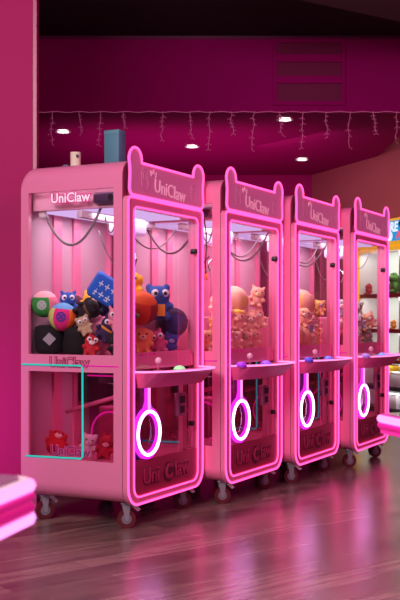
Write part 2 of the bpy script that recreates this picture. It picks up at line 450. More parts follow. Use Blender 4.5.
    MB().tube([(p[0], p[1]+.002, .827) for p in top], .0058, n=8).build('console_neon', NEON_HI, con)
    js = MB().cyl((.22, -.06, .821), (.22, -.06, .832), .026, 20).tube([(.22, -.06, .83), (.22, -.06, .870)], .006, n=8).build('joystick', mat('rose_stick', '#b0607f', .4), con)
    ball = MB().ell((.22, -.06, .882), .019).build('joystick_ball', mat('pale_pink_knob', '#e6a8c4', .3), js)
    return root
def button(parent, u, v, col, name='button'):
    b = MB().cyl((u, v, .820), (u, v, .832), .037, 24).build(name, mat('button_rim_'+col, col, .4), parent)
    m = mat('button_cap_'+col, col, .3, emit=col, estr=.55)
    MB().ell((u, v, .832), (.032, .032, .020)).build('button_cap', m, b)
def casters(root):
    k = 0
    for u in (.115, W-.115):
        for v in (.075, D-.075):
            T = Matrix.Translation((u, v, 0)) @ Matrix.Rotation((-.95, -.7, -.85, -1.05)[k], 4, 'Z'); k += 1
            mb = MB(); mb.rbox(-.032, .032, -.032, .032, .128, .142, .003, 1, M=T)
            for sg in (-1, 1): mb.prism([(-.026, .130), (.020, .130), (.010, .040), (-.006, .040)], sg*.023-.003, sg*.023+.003, M=T)
            c = mb.build('caster', mat('caster_steel', '#a296a0', .35, .4), root)
            MB().cyl((0, -.018, .049), (0, .018, .049), .049, 28, M=T).build('wheel', REDW, c)
            MB().cyl((0, -.0205, .049), (0, .0205, .049), .027, 24, M=T).cyl((0, -.0225, .049), (0, .0225, .049), .012, 14, mi=0, M=T).build('hub', mat('hub_grey', '#8a7e88', .4, .4), c)
            MB().prism([(.012, .128), (.058, .088), (.074, .096), (.030, .140)], -.016, .016, M=T).build('brake_lever', mat('brake_white', '#dcd2da', .4), c)
def sign(root):
    def ear(cu, s):
        out = []
        R = .064; cz = 1.938
        for i in range(13):
            a = PI*(1.12 - i*1.17/12)
            out.append((cu+s*R*math.cos(a), cz+R*math.sin(a)))
        return out
    L = ear(.070, 1); Rr = ear(W-.070, -1)
    body = rrect(.010, W-.010, 1.752, 1.9, .035)
    bl = body[:9]; brr = body[9:18]
    loop = bl + brr + [(W-.016, 1.87)] + Rr + [(.145+.0, 1.936)][:0] + L[::-1] + [(.016, 1.87)]
    # order: bottom-left arc -> bottom-right arc -> up right side -> right ear -> top -> left ear -> down
    s = MB().prism(loop, -.006, .003).build('sign_board', ROSE, root)
    MB().tube([(p[0], -.008, p[1]) for p in loop], .0070, True, 8).build('sign_neon', NEON, s)
    d = Vector((1, 0, -.07)).normalized(); upv = Vector((.07, 0, 1)).normalized()
    text('sign_lettering', 'UniClaw', .102, frame(d, upv, (.445, -.0085, 1.812)), TXT_S, s, .0008, .0015)
    cr = MB().tube([(.235, -.0085, 1.872), (.228, -.0085, 1.90), (.248, -.0085, 1.885), (.258, -.0085, 1.908), (.270, -.0085, 1.885), (.290, -.0085, 1.898), (.282, -.0085, 1.868)], .0035, n=5)
    cr.build('sign_crown', TXT_S, s)
    # faint outlined frames either side of the name
    for u0, u1, a, b_ in ((.135, .20, 1.79, 1.905), (.69, .755, 1.78, 1.88)):
        m = MB()
        m.tube([(p[0], -.008, p[1]) for p in rrect(u0, u1, a, b_, .025, 4)], .0022, True, 5)
        m.tube([(p[0], -.008, p[1]) for p in rrect(u0+.018, u1-.018, a+.05, b_-.018, .012, 4)], .0022, True, 5)
        m.build('sign_doodle', mat('sign_doodle_pink', '#c66a92', .5, emit='#c66a92', estr=.2), s)
def side_marks(root):
    SM = lambda u, v, z: frame((0, -1, 0), (0, 0, 1), (u, v, z))
    text('glass_letter_outline', 'UniClaw', .072, SM(.0100, .362, 1.752), TXT_O, root, .0065, .0005, 1.0)
    text('glass_lettering', 'UniClaw', .072, SM(.0085, .362, 1.752), TXT_W, root, .0015, .0005, 1.0)
    for z, u, fm in ((.872, -.0015, TXT_BF), (.398, .0100, mat('dim_letter_face', '#6a1c44', .5))):
        text('band_letter_outline', 'UniClaw', .073, SM(u, .362, z), TXT_B if z > .5 else mat('dim_letter_outline', '#c2407f', .5, emit='#c2407f', estr=.15), root, .0045, .0005)
        text('band_lettering', 'UniClaw', .073, SM(u-.0015, .362, z), fm, root, .0, .0005)
    # teal light line around the lower side window, magenta tubes drawing the front neon's reflection
    p = [(-.004, .668, .858), (-.004, .285, .858), (-.004, .274, .848), (-.003, .273, .38), (-.003, .284, .366), (-.003, .642, .360)]
    MB().tube(p, .0052, n=6).build('teal_light_line', TEAL, root)
    MB().tube([(-.002, .05, .858), (-.002, .262, .858)], .0032, n=6).build('magenta_reflection_line', MAGL, root)
    MB().tube([(.028, .09, .806), (.028, .262, .806)], .0042, n=6).build('magenta_reflection_line', MAGL, root)
    n = 36
    # ring of magenta light on the chute wall
    MB().rbox(.40, .412, .06, .50, .345, .74, .004).build('chute_wall', glass('chute_acrylic', '#f0c8dc', .05), root)
    MB().tube([(.394, .355+.124*math.cos(2*PI*i/n), .455+.124*math.sin(2*PI*i/n)) for i in range(n)], .005, True, 6).build('chute_light_ring', MAGL, root)
    # lower compartment fittings
    MB().box(.50, .80, .50, .64, .62, .80).build('control_box', mat('dark_control_box', '#2a1c28', .5), root)
    MB().tube([(.10, .45, .60), (.10, .10, .70)], .013, n=6).build('brace', PINK, root)
    MB().rbox(.46, .60, .30, .48, .345, .60, .012).build('storage_box', mat('storage_box_pink', '#c58aa6', .5), root)
    MB().box(.06, .80, .045, .055, .845, .925).build('front_rail', PINK, root)
    text('rail_reflection', 'UniClaw', .06, frame((1, 0, 0), (0, 0, 1), (.33, .042, .895)), TXT_O, root, .002, .001)  # reflected neon name drawn as lettering on the rail

labels = ['nearest and largest pink claw machine, filled with mixed black and colourful toys',
          'second pink claw machine from the left, filled with pale peach plush toys',
          'third pink claw machine from the left, with round peach and yellow plushes',
          'farthest pink claw machine, beside the prize cabinet at right, with small mixed plushes']
proto = make_machine(); casters(proto); sign(proto); side_marks(proto)
roots = [proto] + [copy_tree(proto) for _ in range(3)]
BTN = [[(.39, -.095, '#9fe0a0')], [(.12, -.05, '#a030d8'), (.37, -.10, '#9a5ae8')], [(.12, -.05, '#5a48d0'), (.37, -.10, '#6a70f0')], [(.12, -.05, '#a080d8'), (.37, -.10, '#80a0f0')]]
LIGHTC = [(1, .90, .93), (1, .90, .92), (1, .90, .92), (1, .92, .94)]
TMX = []
for i, (o, (x, y, a)) in enumerate(zip(roots, MACH)):
    o.location = (x, y, 0); o.rotation_euler = (0, 0, a); o['label'] = labels[i]; o['group'] = 'row of pink claw machines'
    TMX.append(Matrix.Translation((x, y, 0)) @ Matrix.Rotation(a, 4, 'Z'))
    con = [c for c in o.children if c.name.startswith('control_console')][0]
    for b in BTN[i]: button(con, *b)
    l = bpy.data.lights.new('machine_lamp', 'AREA'); l.shape = 'RECTANGLE'; l.size = .6; l.size_y = .45; l.energy = (5.4, 7.5, 7.5, 8.5)[i]; l.color = LIGHTC[i]
    lo = bpy.data.objects.new('machine_lamp', l); C.objects.link(lo); lo.parent = o; lo.location = (.43, .33, 1.68)

for i, o in enumerate(roots):
    l = bpy.data.lights.new('compartment_fill', 'AREA'); l.size = .3; l.energy = 1.5; l.color = (1, .45, .72)  # fill lamp added to brighten the lower compartment
    lo = bpy.data.objects.new('compartment_fill', l); C.objects.link(lo); lo.parent = o; lo.location = (.43, .30, .825)
# ------------------------------------------------------------------ toys
def fabric(col, e=0): return mat('plush_'+col.strip('#'), col, .85, bump=.5, bscale=220, vary=.12)
FACE = math.atan2(-.57, -.82)      # heading towards the aisle, in machine coordinates
def toy_ball(name, r, cols, emblem=None):
    # panelled ball; front is -y
    bm = bmesh.new(); bmesh.ops.create_uvsphere(bm, u_segments=32, v_segments=16, radius=r)
    mb = MB(); bm.verts.index_update()
    vs = [v.co.copy() for v in bm.verts]
    for f in bm.faces:
        c = f.calc_center_median(); ang = math.atan2(c.x, -c.y)
        mi = len(cols)-1 if c.z > r*.62 else int(((ang+PI/5) % (2*PI))/(2*PI)*5) % max(1, len(cols)-1)
        mb.f.append(tuple(v.index for v in f.verts)); mb.mi.append(mi); mb.sm.append(True)
    mb.v = [tuple(v) for v in vs]; bm.free()
    o = mb.build(name, [fabric(c) for c in cols])
    if emblem:
        q = MB(); n = 20
        vs = [(0, -r*1.012, 0)]
        for k in range(n):
            a = 2*PI*k/n; x, z = .36*r*math.cos(a), .36*r*math.sin(a)
            vs.append((x, -math.sqrt((r*1.012)**2-x*x-z*z), z))
        q.add(vs, [(0, k+1, (k+1) % n+1) for k in range(n)], 0, True)
        q.build('emblem', fabric(emblem), o)
    return o
def toy_cushion(name, r, col, tagc):
    mb = MB(); R, H = r*.86, r*.80
    prof = [(0, -H), (R*.75, -H), (R*.95, -H*.9), (R, -H*.6), (R*1.03, 0), (R, H*.6), (R*.95, H*.9), (R*.75, H), (0, H)]
    n = 24; vs = []
    for (pr, z) in prof:
        for k in range(n): vs.append((pr*math.cos(2*PI*k/n), pr*math.sin(2*PI*k/n), z))
    fs = [(i*n+k, i*n+(k+1) % n, (i+1)*n+(k+1) % n, (i+1)*n+k) for i in range(len(prof)-1) for k in range(n)]
    o = mb.add(vs, fs, 0, True).build(name, fabric(col))
    if tagc:
        M = Matrix.Translation((0, -R*1.04, H*.15)) @ Matrix.Rotation(.75, 4, 'Y')
        MB().box(-r*.27, r*.27, -.004, .0, -r*.27, r*.27, M=M).build('label_patch', fabric(tagc), o)
    return o
def toy_box(name, r, col, mark):
    h = r*.62
    o = MB().rbox(-h*1.15, h*1.15, -h*.8, h*.8, -h, h, .018, 3).build(name, fabric(col))
    rr = random.Random(5); mb = MB()
    for row in range(2):
        x = -h*.75
        while x < h*.7:
            w = rr.uniform(.25, .45)*h; z = h*(.35-row*.75)
            mb.box(x, x+w, -h*.8-.003, -h*.8, z-.05*h, z+.05*h); mb.box(x+w*.4, x+w*.58, -h*.8-.003, -h*.8, z-.25*h, z+.25*h)
            if rr.random() < .6: mb.box(x, x+w*.8, -h*.8-.003, -h*.8, z-.25*h, z-.17*h)
            x += w+h*.15
    mb.build('print', fabric(mark), o)
    return o
_plush_cache = {}
def toy_plush(name, r, col, kind='bear', patch=None, eye='#111111', eyewhite=None, acc=None, accname='scarf'):
    key = (kind, round(r, 3), col)
    if key not in _plush_cache:
        mb = MB()
        mb.ell((0, 0, -r*.36), (r*.60, r*.52, r*.58)); mb.ell((0, -r*.05, r*.30), (r*.62, r*.55, r*.53))
        for s in (-1, 1):
            if kind == 'bear': mb.ell((s*r*.47, 0, r*.72), (r*.21, r*.12, r*.21))
            elif kind == 'bunny': mb.ell((s*r*.26, 0, r*.82), (r*.15, r*.11, r*.38), R=Euler((0, s*.18, 0)).to_matrix())
            elif kind == 'cat': mb.ell((s*r*.42, 0, r*.74), (r*.15, r*.10, r*.27), R=Euler((0, s*.5, 0)).to_matrix())
            elif kind == 'puppy': mb.ell((s*r*.62, 0, r*.30), (r*.15, r*.2, r*.36))
            mb.ell((s*r*.58, -r*.28, -r*.22), (r*.18, r*.30, r*.18)); mb.ell((s*r*.34, -r*.45, -r*.78), (r*.21, r*.34, r*.20))
        o = mb.build(name, fabric(col))
        m = o.modifiers.new('remesh', 'REMESH'); m.mode = 'VOXEL'; m.voxel_size = max(.0055, r*.075); m.use_smooth_shade = True
        s_ = o.modifiers.new('smooth', 'SMOOTH'); s_.iterations = 3
        dg = bpy.context.evaluated_depsgraph_get(); dg.update()
        me = bpy.data.meshes.new_from_object(o.evaluated_get(dg)); me.name = name
        old = o.data; bpy.data.objects.remove(o); bpy.data.meshes.remove(old)
        _plush_cache[key] = me
    me = _plush_cache[key]
    o = bpy.data.objects.new(name, me); C.objects.link(o)
    f = -r*.05
    if patch:
        MB().ell((0, f-r*.46, r*.18), (r*.27, r*.16, r*.20), sub=2).build('muzzle', fabric(patch), o)
    MB().ell((0, f-r*(.60 if patch else .535), r*.24), (r*.06, r*.05, r*.045), sub=2).build('nose', fabric('#2a1418'), o)
    for s in (-1, 1):
        if eyewhite:
            e = MB().ell((s*r*.26, f-r*.44, r*.42), (r*.21, r*.10, r*.21), sub=2).build('eye', mat('toy_eye_white', '#e8e2e6', .4), o)
            MB().ell((s*r*.25, f-r*.525, r*.41), (r*.10, r*.045, r*.10), sub=2).build('pupil', mat('toy_pupil', eye, .3), e)
        else:
            MB().ell((s*r*.24, f-r*.485, r*.40), (r*.065, r*.05, r*.075), sub=2).build('eye', mat('toy_pupil', eye, .3), o)
    if acc:
        n = 20
        if accname == 'scarf':
            MB().tube([(r*.48*math.cos(2*PI*k/n), r*.42*math.sin(2*PI*k/n), -r*.06) for k in range(n)], r*.12, True, 8).build('scarf', fabric(acc), o)
        elif accname == 'cap':
            MB().ell((0, -r*.03, r*.62), (r*.56, r*.5, r*.30), sub=2).build('cap', fabric(acc), o)
        elif accname == 'price_tag':
            MB().box(-r*.2, r*.2, -r*.72, -r*.70, -r*.75, -r*.15).build('price_tag', fabric(acc), o)
        elif accname == 'belly_patch':
            MB().ell((0, -r*.16, -r*.36), (r*.42, r*.42, r*.40), sub=2).build('belly_patch', fabric(acc), o)
    return o
PLAT = (.23, .822, .22, .655, 1.12)
def settle(items, bounds, floor_z, plat=None):
    # simple sphere packing: keep each toy near its spot, apart from the others and inside the cabinet
    P = [Vector(i[0]) for i in items]; T = [p.copy() for p in P]; R = [i[1]*.93 for i in items]
    u0, u1, v0, v1 = bounds
    for it in range(500):
        for i, p in enumerate(P):
            p += (T[i]-p)*.03*(1 if it < 380 else 0)
            p.z -= .0012
        for i in range(len(P)):
            for j in range(i):
                d = P[i]-P[j]; L = d.length; m = R[i]+R[j]-L
                if m > 0 and L > 1e-6:
                    d = d/L*m*.5; P[i] += d; P[j] -= d
        for i, p in enumerate(P):
            r = R[i]
            if plat:
                a, b, c, e, zt = plat
                q = Vector((min(max(p.x, a), b), min(max(p.y, c), e), min(p.z, zt)))
                d = p-q
                if d.length < r:
                    if d.length > 1e-6: p += d.normalized()*(r-d.length)
                    else:
                        o = min((p.x-a, 0), (p.y-c, 1), (zt-p.z, 2))
                        if o[1] == 0: p.x = a-r
                        elif o[1] == 1: p.y = c-r
                        else: p.z = zt+r
            p.x = min(max(p.x, u0+r), u1-r); p.y = min(max(p.y, v0+r), v1-r); p.z = max(p.z, floor_z+r)
    return P
def put(i, toys, bounds=(.026, W-.028, .058, .658), fz=.906, plat=PLAT, group=None):
    P = settle(toys, bounds, fz, plat)
    for p, t in zip(P, toys):
        pos, r, make, label, cat, rot = t
        o = make(r)
        # front of a toy is -y: turn it towards the aisle
        R = Euler(rot[:2] + (rot[2] + FACE + PI/2,)).to_matrix().to_4x4()
        o.matrix_world = TMX[i] @ Matrix.Translation(p) @ R
        tag(o, label, cat, group)
P_ = lambda **k: (lambda r: toy_plush(k.get('name', 'plush_toy'), r, k['col'], k.get('kind', 'bear'), k.get('patch'), k.get('eye', '#111111'), k.get('ew'), k.get('acc'), k.get('an', 'scarf')))
B_ = lambda cols, em=None: (lambda r: toy_ball('plush_ball', r, cols, em))
K_ = lambda col, t: (lambda r: toy_cushion('cushion', r, col, t))
X_ = lambda col, m: (lambda r: toy_box('plush_box', r, col, m))
S = 0.0   # extra turn for toys behind the side window
toys1 = [
 ((.11, .600, 1.19), .074, B_(['#2f8f3a', '#e8788c', '#e67a8a', '#d86a80', '#2f8f3a', '#f2b8c0'], '#a9b4ae'), 'green and pink plush ball at the back corner of the nearest machine', 'toy ball', (.1, 0, S-.22)),
 ((.12, .575, 1.0), .094, K_('#0a060c', '#9a98a0'), 'black round cushion with a grey diamond patch behind the side glass', 'cushion', (.1, 0, S)),
 ((.115, .40, .99), .09, K_('#0c070b', None), 'plain black cushion lying below the multicoloured ball', 'cushion', (.2, .1, S)),
 ((.105, .455, 1.115), .078, B_(['#e0207c', '#f06a1e', '#8fcf6a', '#e0207c', '#c8d070', '#6aa8e0'], '#5a2a8c'), 'multicoloured plush ball with a hot pink front, orange side and blue top', 'toy ball', (0, .1, S-.12)),
 ((.22, .53, 1.23), .078, P_(col='#2450a8', kind='cat', ew=True, acc='#1a1a28'), 'blue plush cat with white eyes between the two plush balls', 'plush toy', (0, 0, S)),
 ((.34, .53, 1.25), .08, P_(col='#f0a820', kind='bear', patch='#f8e4c0', acc='#e85a1a'), 'orange and yellow plush bear behind the blue cat', 'plush toy', (-.3, .3, S)),
 ((.15, .305, 1.27), .112, X_('#1f5fc8', '#c8dcf4'), 'bright blue plush box with pale lettering-like print tipped on the pile', 'plush box', (.25, .55, S+.1)),
 ((.14, .34, 1.18), .078, P_(col='#1e1018', kind='puppy', acc='#6a4a38', ew=False), 'dark brown plush puppy under the blue box', 'plush toy', (.2, 1.1, S)),
 ((.105, .27, 1.10), .078, P_(col='#34204e', kind='bear', ew=True, acc='#e08a30'), 'violet plush bear with white eyes and an orange scarf', 'plush toy', (.1, .6, S)),
 ((.10, .36, 1.05), .06, P_(col='#b89a7c', kind='bear', ew=True), 'beige plush bear with white eyes low in the pile', 'plush toy', (0, -.4, S)),
 ((.09, .255, .97), .066, P_(col='#c02030', kind='bunny', patch='#f4d8d8', ew=True), 'red plush bunny with white muzzle at the bottom of the side window', 'plush toy', (0, .2, S)),
 ((.10, .15, .98), .074, P_(col='#24121e', kind='bear', acc='#8a3a5a'), 'dark plum plush bear in the near lower corner of the side window', 'plush toy', (0, -.2, S)),
 ((.10, .14, 1.10), .068, P_(col='#e088a0', kind='bunny', ew=True), 'pink plush bunny near the front corner of the pile', 'plush toy', (0, -.2, S)),
 ((.13, .165, 1.20), .068, P_(col='#7a7a4c', kind='puppy', patch='#c8b898'), 'olive green plush puppy below the blue box', 'plush toy', (.1, -.8, S)),
 ((.53, .24, 1.36), .10, P_(col='#f0b428', kind='puppy', patch='#fbe0a0'), 'yellow plush puppy on top of the pile behind the front glass', 'plush toy', (0, .1, .1)),
 ((.42, .15, 1.27), .095, B_(['#c8321e', '#8a1a1a', '#24141c', '#d8401e', '#c8321e', '#e05a20'], None), 'red and black plush ball under the yellow puppy', 'toy ball', (.4, .2, 0)),
 ((.53, .14, 1.14), .112, P_(col='#2c4e9c', kind='bear', ew=True, acc='#f09a2a', an='price_tag'), 'blue plush bear with big white eyes and an orange price tag', 'plush toy', (0, 0, .15)),
 ((.74, .13, 1.10), .088, B_(['#2a2c6c', '#4a1c50', '#6c1c48', '#2a2c6c', '#1c1c50', '#3a1a48'], None), 'navy and plum plush ball at the right of the front glass', 'toy ball', (0, .2, 0)),
 ((.38, .12, 1.0), .088, P_(col='#f0905c', kind='puppy', patch='#f8c8a0', ew=False), 'peach orange plush puppy at the bottom of the front glass', 'plush toy', (0, 0, .1)),
 ((.56, .12, .99), .075, P_(col='#c8487c', kind='cat', ew=True), 'raspberry pink plush cat low behind the front glass', 'plush toy', (0, -.3, .1)),
 ((.72, .12, .98), .066, P_(col='#3c3c94', kind='bear', patch='#a890c8'), 'indigo plush bear in the lower right corner of the front glass', 'plush toy', (0, .3, .1)),
 ((.72, .32, 1.20), .068, P_(col='#e8e4dc', kind='bunny', patch='#f8f0f0', ew=True), 'white plush bunny at the back right of the nearest machine', 'plush toy', (0, .1, .1)),
 ((.70, .45, 1.30), .07, P_(col='#b8c040', kind='bear', patch='#e8e8b0'), 'lime green plush bear high at the right of the nearest machine', 'plush toy', (0, .1, .2)),
 ((.50, .40, 1.22), .10, P_(col='#40303c', kind='bear', patch='#8a6a78'), 'dark grey plush bear in the middle of the nearest machine pile', 'plush toy', (0, .1, S)),
 ((.30, .36, 1.22), .085, P_(col='#1c2440', kind='cat', ew=True), 'midnight blue plush cat behind the blue box', 'plush toy', (0, .3, S)),
 ((.36, .56, 1.17), .07, P_(col='#5a2030', kind='puppy'), 'maroon plush puppy at the back of the nearest machine', 'plush toy', (0, .3, S)),
 ((.74, .50, 1.15), .072, P_(col='#d8a0c0', kind='bear'), 'mauve plush bear beneath the lime green bear', 'plush toy', (0, .1, .2)),
]
put(0, toys1, group='toys in the nearest claw machine')
def soft(c, t=.42, to='#f6ccb8'):
    a = [int(c[i:i+2], 16) for i in (1, 3, 5)]; b = [int(to[i:i+2], 16) for i in (1, 3, 5)]
    return '#%02x%02x%02x' % tuple(round(x*(1-t)+y*t) for x, y in zip(a, b))
def pl(col, kind='bear', **k): return P_(col=col, kind=kind, **k)
def pp(col, kind='bear', **k): return P_(col=soft(col), kind=kind, **k)
toys2 = [
 ((.61, .17, 1.26), .104, B_([soft(c) for c in ('#f0a88c', '#f0a488', '#eda083', '#f0a88c', '#eda083', '#f4b496')], '#f0d070'), 'large smooth peach plush ball on top of the second machine pile', 'toy ball', (0, 0, .7)),
 ((.78, .12, 1.20), .078, pp('#f2a58a', 'cat', patch='#f6d8a0'), 'peach plush cat with pointed ears at the upper right of the second machine', 'plush toy', (0, .2, 0)),
 ((.36, .13, 1.08), .088, pp('#e8987e', 'bear', patch='#f0c4a4'), 'peach plush bear at the left edge of the second machine window', 'plush toy', (0, -.2, 0)),
 ((.54, .13, 1.08), .082, pp('#f0a890', 'bear', patch='#f4d0b4', acc='#f0c048', an='cap'), 'peach plush bear with a yellow cap below the big peach ball', 'plush toy', (0, .1, 0)),
 ((.72, .12, 1.00), .08, pp('#f09c86', 'puppy', patch='#f4c4ac'), 'salmon plush puppy under the pointed ear cat', 'plush toy', (0, .2, 0)),
 ((.38, .12, .98), .074, pp('#e49a7c', 'puppy', patch='#d8b090', ew=False), 'tan peach plush puppy low at the left of the second machine', 'plush toy', (0, -.3, 0)),
 ((.55, .12, .97), .072, pp('#dd9278', 'bear', patch='#c8a080'), 'dusty peach plush bear at the bottom middle of the second machine', 'plush toy', (0, .3, 0)),
 ((.12, .16, 1.0), .075, pp('#e8a078', 'bear', acc='#f0b040'), 'peach plush bear with yellow scarf seen through the gap between machines', 'plush toy', (0, 0, S)),
 ((.12, .15, 1.14), .062, pp('#f0a838', 'puppy', ew=True), 'orange plush puppy in the gap between the first two machines', 'plush toy', (0, 0, S)),
 ((.70, .40, 1.16), .085, pp('#f0ae98', 'bunny', patch='#f8dccc'), 'pale peach plush bunny at the back of the second machine', 'plush toy', (0, 0, 0)),
 ((.77, .12, 1.08), .076, pp('#f2a890', 'bear', patch='#f6dccc'), 'blush peach plush bear at the right edge of the second machine pile', 'plush toy', (0, -.3, 0)),
 ((.64, .12, 1.06), .076, pp('#eda288', 'bunny', patch='#f6dccc'), 'peach plush bunny in the middle of the second machine pile', 'plush toy', (0, .2, 0)),
 ((.47, .12, 1.06), .074, pp('#e8a890', 'puppy', patch='#f6dccc'), 'pale apricot plush puppy left of the bunny in the second machine', 'plush toy', (0, -.2, 0)),
]
put(1, toys2, group='toys in the second claw machine')
toys3 = [
 ((.66, .17, 1.24), .104, B_([soft(c, .25) for c in ('#f0a890', '#f0b050', '#eca088', '#f0a890', '#f0b050', '#f0a890')], None), 'large round peach and yellow plush ball topping the third machine pile', 'toy ball', (0, .2, .5)),
 ((.38, .13, 1.07), .095, B_([soft(c, .25) for c in ('#eeb060', '#e8a088', '#e49a80', '#eeb060', '#e8a088', '#f2b8a0')], '#f4d080'), 'yellow peach plush ball at the left edge of the third machine window', 'toy ball', (0, -.2, .2)),
 ((.79, .12, 1.18), .062, pp('#f0bc40', 'bear', patch='#9a8aa0'), 'yellow plush bear at the upper right of the third machine', 'plush toy', (0, .1, 0)),
 ((.70, .12, 1.07), .075, pp('#e898a8', 'bunny', acc='#8a94b0', an='price_tag'), 'pink plush bunny with a blue grey tag in the third machine', 'plush toy', (0, 0, 0)),
 ((.46, .12, .98), .080, B_([soft(c, .25) for c in ('#eaa27c', '#f0b068', '#eaa27c', '#e49874', '#f0b068', '#eaa27c')], None), 'apricot plush ball low in the third machine window', 'toy ball', (0, .3, .1)),
 ((.76, .12, .99), .066, pp('#f09a50', 'bear', patch='#f4c890'), 'orange plush bear at the lower right of the third machine', 'plush toy', (0, .2, 0)),
 ((.62, .11, .965), .058, pp('#eda898', 'puppy'), 'salmon pink plush puppy at the bottom of the third machine', 'plush toy', (0, .2, 0)),
 ((.11, .15, 1.0), .075, pp('#e8a890', 'bear'), 'peach plush bear seen in the gap beside the second machine', 'plush toy', (0, 0, S)),
 ((.76, .12, 1.07), .074, pp('#eea888', 'bear', patch='#f6dccc'), 'apricot plush bear at the right edge of the third machine pile', 'plush toy', (0, -.3, 0)),
 ((.56, .12, 1.07), .078, pp('#f0b080', 'puppy', patch='#f6dccc'), 'pale orange plush puppy in the middle of the third machine pile', 'plush toy', (0, .3, 0)),
]
put(2, toys3, group='toys in the third claw machine')
cols4 = [('#8a8494', 'bear', 'grey plush bear highest on the farthest machine pile', (.46, .24, 1.19), .062),
 ('#d890a4', 'bunny', 'rose plush bunny below the grey bear in the farthest machine', (.45, .14, 1.08), .058),
 ('#e8b070', 'puppy', 'sand yellow plush puppy at the centre of the farthest machine', (.66, .15, 1.13), .058),
 ('#a8a0a8', 'cat', 'light grey plush cat left of centre in the farthest machine', (.55, .13, 1.07), .054),
 ('#e0a080', 'bear', 'apricot plush bear right of the sand yellow puppy', (.76, .14, 1.10), .056),
 ('#807888', 'puppy', 'slate grey plush puppy at the right edge of the farthest machine', (.77, .13, .99), .054),
 ('#e0b050', 'bear', 'mustard plush bear low in the middle of the farthest machine', (.62, .12, .99), .054),
 ('#d87888', 'cat', 'coral pink plush cat in the lower left of the farthest machine', (.40, .12, .98), .058),
 ('#c8b8b0', 'bunny', 'cream grey plush bunny at the bottom of the farthest machine', (.51, .11, .965), .052),
 ('#7a8a70', 'bear', 'sage green plush bear at the lower right of the farthest machine', (.70, .11, .955), .048),
 ('#e8a8a8', 'bear', 'pale pink plush bear at the back left of the farthest machine', (.34, .16, 1.06), .056),
 ('#9a9488', 'bear', 'ash grey plush bear at the upper right of the farthest machine pile', (.74, .16, 1.20), .058),
 ('#d8b060', 'cat', 'golden plush cat high in the middle of the farthest machine pile', (.62, .17, 1.20), .056),
 ('#b89870', 'puppy', 'tan plush puppy behind the sand yellow one in the farthest machine', (.66, .32, 1.14), .06)]
toys4 = [(p, r*1.3, pl(soft(c, .2, '#d8c8b8'), kd, patch='#e8d8cc'), lb, 'plush toy', (0, random.uniform(-.4, .4), random.uniform(-.3, .3))) for c, kd, lb, p, r in cols4]
put(3, toys4, group='toys in the farthest claw machine')
# prizes in the lower compartment of the nearest machine
low = [((.12, .53, .43), .085, pl('#c81c2c', 'bear', patch='#f0c8c0', ew=False), 'red plush bear lying in the lower back corner of the nearest machine', 'plush toy', (-.8, .3, S)),
 ((.20, .26, .42), .070, pl('#b01838', 'bunny', patch='#e8b8c0'), 'crimson plush bunny on the lower floor near the magenta ring', 'plush toy', (0, .2, S)),
 ((.25, .13, .43), .080, pl('#2038b0', 'puppy', ew=False), 'blue plush puppy inside the lit prize ring of the nearest machine', 'plush toy', (0, .1, S+.3)),
 ((.22, .38, .42), .070, pl('#d8c4c8', 'bear', patch='#e8d8d8'), 'white plush bear on the lower floor of the nearest machine', 'plush toy', (0, .2, S))]
put(0, low, bounds=(.03, .385, .06, .64), fz=.346, plat=None, group='toys in the lower compartment')
low3 = [((.22, .15, .42), .075, pl('#c07830', 'bear'), 'brown orange plush bear inside the prize ring of the third machine', 'plush toy', (0, 0, S))]
put(2, low3, bounds=(.03, .385, .06, .61), fz=.346, plat=None)

# ------------------------------------------------------------------ things on the roof of the nearest machine
def on_roof(i, u, v, dz=0): return (TMX[i] @ Vector((u, v, 1.935+dz)))
p = on_roof(0, .12, .150)
o = thing('carton', 'tall blue grey box standing on the roof of the nearest machine', 'box', p, MACH[0][2])
MB().rbox(-.036, .036, -.046, .046, 0, .168, .004).build('box_body', mat('teal_grey_card', '#4a7688', .6, vary=.08, bscale=8), o)
MB().rbox(-.037, .037, -.047, .047, .150, .174, .004).build('lid', mat('teal_grey_lid', '#52808f', .6), o)
p = on_roof(0, .14, .415)
o = thing('paper_roll', 'small cream roll standing on the roof of the nearest machine', 'roll', p, 0)
prof = MB(); n = 28
oo = [(.029*math.cos(2*PI*k/n), .029*math.sin(2*PI*k/n)) for k in range(n)]; ii = [(q[0]*.45, q[1]*.45) for q in oo]
e = prof.ring_plate(oo, ii, 0, .082).build('paper', mat('cream_paper', '#e0c8b8', .8), o); e.rotation_euler = (PI/2, 0, 0); e.location = (0, 0, 0)
MB().rbox(.006, .018, -.034, -.028, .050, .066, .002).build('dark_mark', BLACK, o)
p = on_roof(0, .25, .575, -.02)
o = MB().rbox(-.03, .03, -.02, .02, 0, .035, .008).rbox(-.015, .015, -.014, .014, .034, .043, .004).build('adapter', mat('grey_blue_plastic', '#6d6788', .5)); o.location = on_roof(0, .25, .555, -.004)
tag(o, 'small grey violet adapter at the back edge of the machine roof', 'adapter')
# loose cord hanging in the gap between the first two machines
wm = TMX[1]
mb = MB(); pts = [(-.006, .135, 1.70), (-.008, .12, 1.62), (-.006, .118, 1.53), (-.008, .125, 1.44), (-.006, .122, 1.37)]
mb.tube([wm @ Vector(q) for q in pts], .005, n=6)
mb.tube([wm @ Vector(q) for q in ((-.007, .150, 1.42), (-.012, .125, 1.45), (-.006, .10, 1.475))], .004, n=6)
o = mb.build('cord', mat('dark_cord', '#5a3040', .6)); tag(o, 'thin dark cord hanging in the gap between the first two machines', 'cord')
MB().tube([wm @ Vector(q) for q in ((-.006, .122, 1.375), (-.006, .121, 1.34))], .007, n=8).build('orange_connector', mat('orange_tip', '#e8741c', .5), o)

